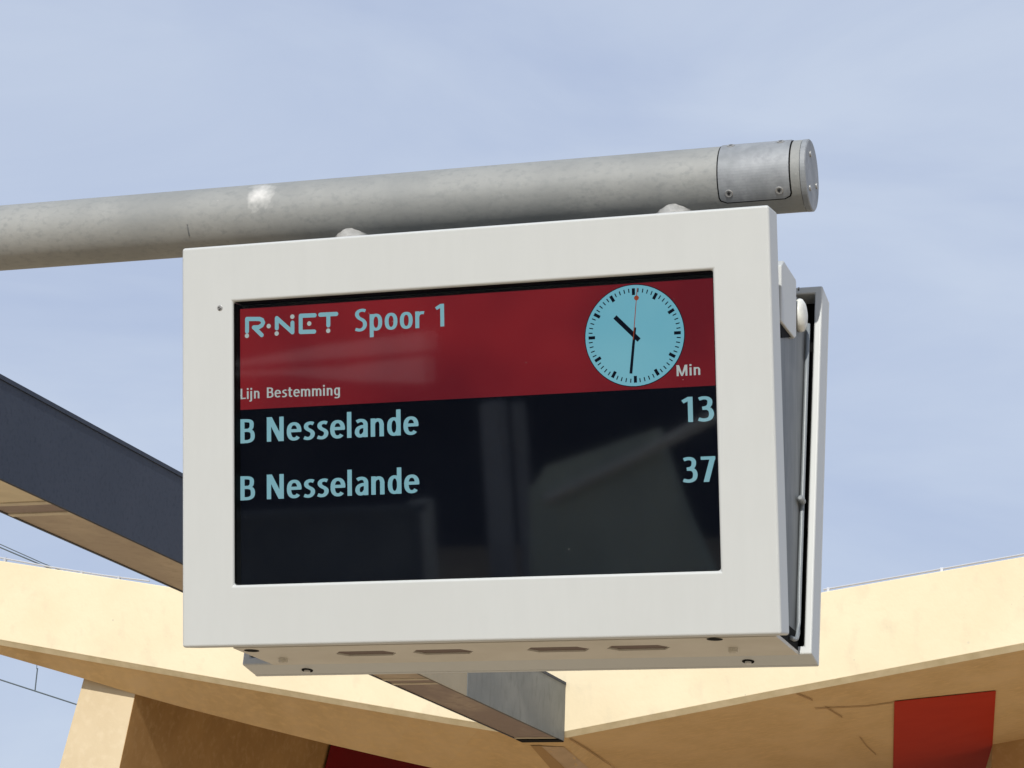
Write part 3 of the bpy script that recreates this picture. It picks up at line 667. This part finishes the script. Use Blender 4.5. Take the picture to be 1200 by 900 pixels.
# bottom plate with four real slots
def slot_loop(x0, x1, y0_, y1_):
    c = .019; ym = (y0_+y1_)/2
    return [(x0, ym), (x0+c, y0_), (x1-c, y0_), (x1, ym), (x1-c, y1_), (x0+c, y1_)]
slots = [(.268, .403), (.439, .572), (.686, .821), (.856, .989)]
SYA, SYB = -.043, .018
PYA, PYB = -YI+.003, YI-.002
b_ = bmesh.new(); outer = [(BXL, PYA), (BXR, PYA), (BXR, PYB), (BXL, PYB)]
loops = [[Vector((x, y_, 0)) for x, y_ in outer]] + [[Vector((x, y_, 0)) for x, y_ in slot_loop(x0, x1, SYA, SYB)] for x0, x1 in slots]
flat = [p for l in loops for p in l]; tri = tessellate_polygon(loops)
lo_ = [b_.verts.new((p.x, p.y, .0115)) for p in flat]; hi_ = [b_.verts.new((p.x, p.y, .0190)) for p in flat]
for t_ in tri: b_.faces.new([lo_[i] for i in t_]); b_.faces.new([hi_[i] for i in reversed(t_)])
k = 0
for l in loops:
    n = len(l)
    for i in range(n): a, c = k+i, k+(i+1) % n; b_.faces.new((lo_[a], lo_[c], hi_[c], hi_[a]))
    k += n
bp_ = build('bottom_plate', b_, 'plate', sign)
for x0, x1 in slots: build('vent_mesh', box(x0-.001, x1+.001, SYA-.001, SYB+.001, .0150, .0160), 'slot', bp_)
for x, y_ in ((.105, -.078), (1.099, -.096)): build('drain_hole', lathe((x, y_, .0114), (0, 0, -1), [(0, .016), (.0006, .016), (.0006, .001)], 20), 'black', bp_)
for x, y_ in ((.133, .026), (1.112, .012)): build('nut', lathe((x, y_, .0114), (0, 0, -1), [(0, .010), (.008, .010), (.011, .007), (.011, .001)], 6), 'plate', bp_)

# rear door
RI = [(.018, .018), (WW-.0165, .018), (WW-.0165, HH-.0175), (.018, HH-.0175)]
rdoor = build('rear_frame', ring_prism(O4, RI, TR, .012, H_), 'door', sign, bevel=.004, segs=3)
RO = [(.115, .125), (1.136, .125), (1.136, .713), (.115, .713)]
build('rear_bezel', ring_prism(O4, RO, TR, 0, .0118), 'door', sign, bevel=.003)
build('rear_screen', box(.113, 1.138, .123, .715, .012, .030, T=TR), 'lcd', sign)
build('rear_backing', box(.0185, WW-.017, .0185, HH-.018, .031, .034, T=TR), 'black', sign)
for x, y_ in ((.137, .153), (1.113, .149)):
    s_ = build('bottom_screw', lathe(Vector((x, y_, (B_-y_)*math.tan(TLT)*1.0)), TR(0, -1)-TR(0, 0), [(0, .0125), (.0014, .0125), (.0014, .001)], 24), 'black', rdoor)
    build('screw_head', lathe(Vector((x, y_, (B_-y_)*math.tan(TLT)-.0016)), TR(0, -1)-TR(0, 0), [(0, .0068), (.004, .0068), (.005, .005), (.005, .0005)], 20), 'weld', s_)
build('foot_gap_shadow', box(BXR-.006, BXR-.001, -.07, yin(.05)-.001, .021, .056), 'black', sign)  # black plate painting the shadow in the gap at the body's foot
# seal hugging the body's rear edge, turning in at the foot
pts = [Vector((BXR+.002, yin(z)-.016, z)) for z in (.74, .6, .45, .3, .15, .075)]
pts += [Vector((BXR+.002, yin(.05)-.018, .052)), Vector((BXR+.002, yin(.04)-.030, .040)), Vector((BXR+.002, yin(.036)-.055, .034)), Vector((BXR+.002, yin(.036)-.085, .032))]
build('rubber_seal', tube(pts, .0047, 10), 'seal', sign, smooth=True)
build('seal_clip', lathe((BXR+.004, yin(.33)-.022, .335), (0, -1, .1), [(0, .007), (.022, .007), (.026, .004)], 12), 'seal', sign)
# hinge bracket and round cap on the body's side
bb = bmesh.new(); z0_, z1_ = .667, .793
prism([Vector((BXR-.02, -.097, z1_-.018)), Vector((BXR-.02, -.070, z1_)), Vector((BXR-.02, .052, z1_)), Vector((BXR-.02, .058, z1_-.006)), Vector((BXR-.02, .058, .668)), Vector((BXR-.02, .042, .660)), Vector((BXR-.02, -.097, .656))], (.026, 0, 0), bb)
brk = build('hinge_bracket', bb, 'door', sign, bevel=.0035, segs=3)
build('bracket_hollow', prism([Vector((BXR-.005, -.082, .658)), Vector((BXR-.005, .040, .6625)), Vector((BXR-.005, -.070, .629))], (.0055, 0, 0)), 'black', brk)
build('round_cap', lathe((BXR-.004, .124, .735), (1, 0, 0), [(0, .034), (.006, .036), (.011, .034), (.016, .026), (.019, .012), (.0195, .001)], 36), 'knob', sign, smooth=True)
build('screw', lathe((BXR+.002, .095, .784), (1, 0, 0), [(0, .004), (.003, .004), (.003, .0005)], 12), 'dark', sign)

# ------------------------------------------------------------------ across the platform, seen only as reflections in the glass
hall = empty('station_building', (-8, -27, -GZ), 'dark clad building across the platform, seen only as a faint reflection in the black screen', 'building')
z = -GZ
build('wall', box(-26, 9, -31, -26, z, z+9), 'clad', hall)
build('parapet', box(-26.2, 9.2, -31.2, -25.9, z+9.002, z+9.5), 'palewall', hall)
for i in range(9):
    x = -24+i*3.6
    wn = build('window', box(x, x+2.3, -26.0, -25.93, z+5.9, z+7.6), 'black', hall); build('frame', ring_prism([(x-.1, z+5.8), (x+2.4, z+5.8), (x+2.4, z+7.7), (x-.1, z+7.7)], [(x, z+5.9), (x+2.3, z+5.9), (x+2.3, z+7.6), (x, z+7.6)], lambda a, b, c: Vector((a, c, b)), -25.92, -25.84), 'palewall', wn)
def refl(px, v):    # where the view through a screen pixel goes after bouncing off the glass
    d = ray(px, v).normalized(); n = Vector((0, -ct, -st_)); P0 = TF(0, 0, .0085); P = CAM + d*((P0-CAM).dot(n)/d.dot(n)); r = d-2*d.dot(n)*n; return P, r
def back(px, v, Y): P, r = refl(px, v); k = (Y-P.y)/r.y; return P + r*k
for u_a, u_b, Y, lb in ((487, 507, -19, 'narrow pale column, reflected left of the middle of the screen'), (578, 600, -18, 'broad pale column, reflected near the middle of the screen'), (614, 622, -18.4, 'slim pale post reflected just right of the broad column')):
    a, b = back(u_a, 560, Y), back(u_b, 560, Y); x0, x1 = sorted((a.x, b.x)); ht = back(u_a, 585 if u_a < 500 else 470, Y).z
    c = empty('concrete_column', ((x0+x1)/2, Y, z), lb, 'column'); build('shaft', box(x0, x1, Y, Y+.3, z, ht), 'palewall' if u_a < 500 else 'zinc2', c, bevel=.02); build('column_base', box(x0-.08, x1+.08, Y-.08, Y+.38, z, z+.25), 'clad', c)
st = empty('stair_wall', (back(720, 600, -15).x, -15, z), 'pale sloping stair wall, reflected in the right half of the screen', 'wall')
poly = [back(620, 574, -15), back(640, 546, -15), back(766, 503, -15), back(800, 600, -15), back(848, 705, -15)]
p0, p1_ = back(618, 720, -15), back(856, 720, -15); poly += [Vector((p1_.x, -15, z)), Vector((p0.x, -15, z))]
build('wall_slab', prism(poly, (0, -.25, 0)), 'greenwall', st)
hr = [back(640, 586, -14.95), back(735, 540, -14.95), back(838, 488, -14.95)]
build('handrail', tube(hr, .05, 8), 'palewall', st)
re_ = empty('pale_roof', (back(390, 430, -24).x, -24, back(390, 448, -24).z-GZ*0), 'pair of pale sloping roof edges, reflected as streaks across the red header', 'roof')
for nm, pts in (('roof_edge', [(270, 424), (380, 404), (500, 388), (500, 411), (390, 420), (270, 430)]), ('roof_edge', [(270, 436), (390, 430), (497, 417), (497, 449), (420, 447), (340, 440), (270, 440)])):
    build(nm, prism([back(x, y_, -24) for x, y_ in pts], (0, -.4, 0)), 'palewall', re_)
lw = empty('low_wall', (back(380, 640, -16).x, -16, z), 'pale low wall, faintly reflected at the lower left of the screen', 'wall')
a, b = back(265, 640, -16), back(482, 640, -16); x0, x1 = sorted((a.x, b.x)); zt_ = back(380, 606, -16).z
build('wall_slab', box(x0, x1, -16.3, -16, z, zt_), 'zinc', lw); build('coping', box(x0-.05, x1+.05, -16.34, -15.96, zt_+.002, zt_+.06), 'zinc', lw)
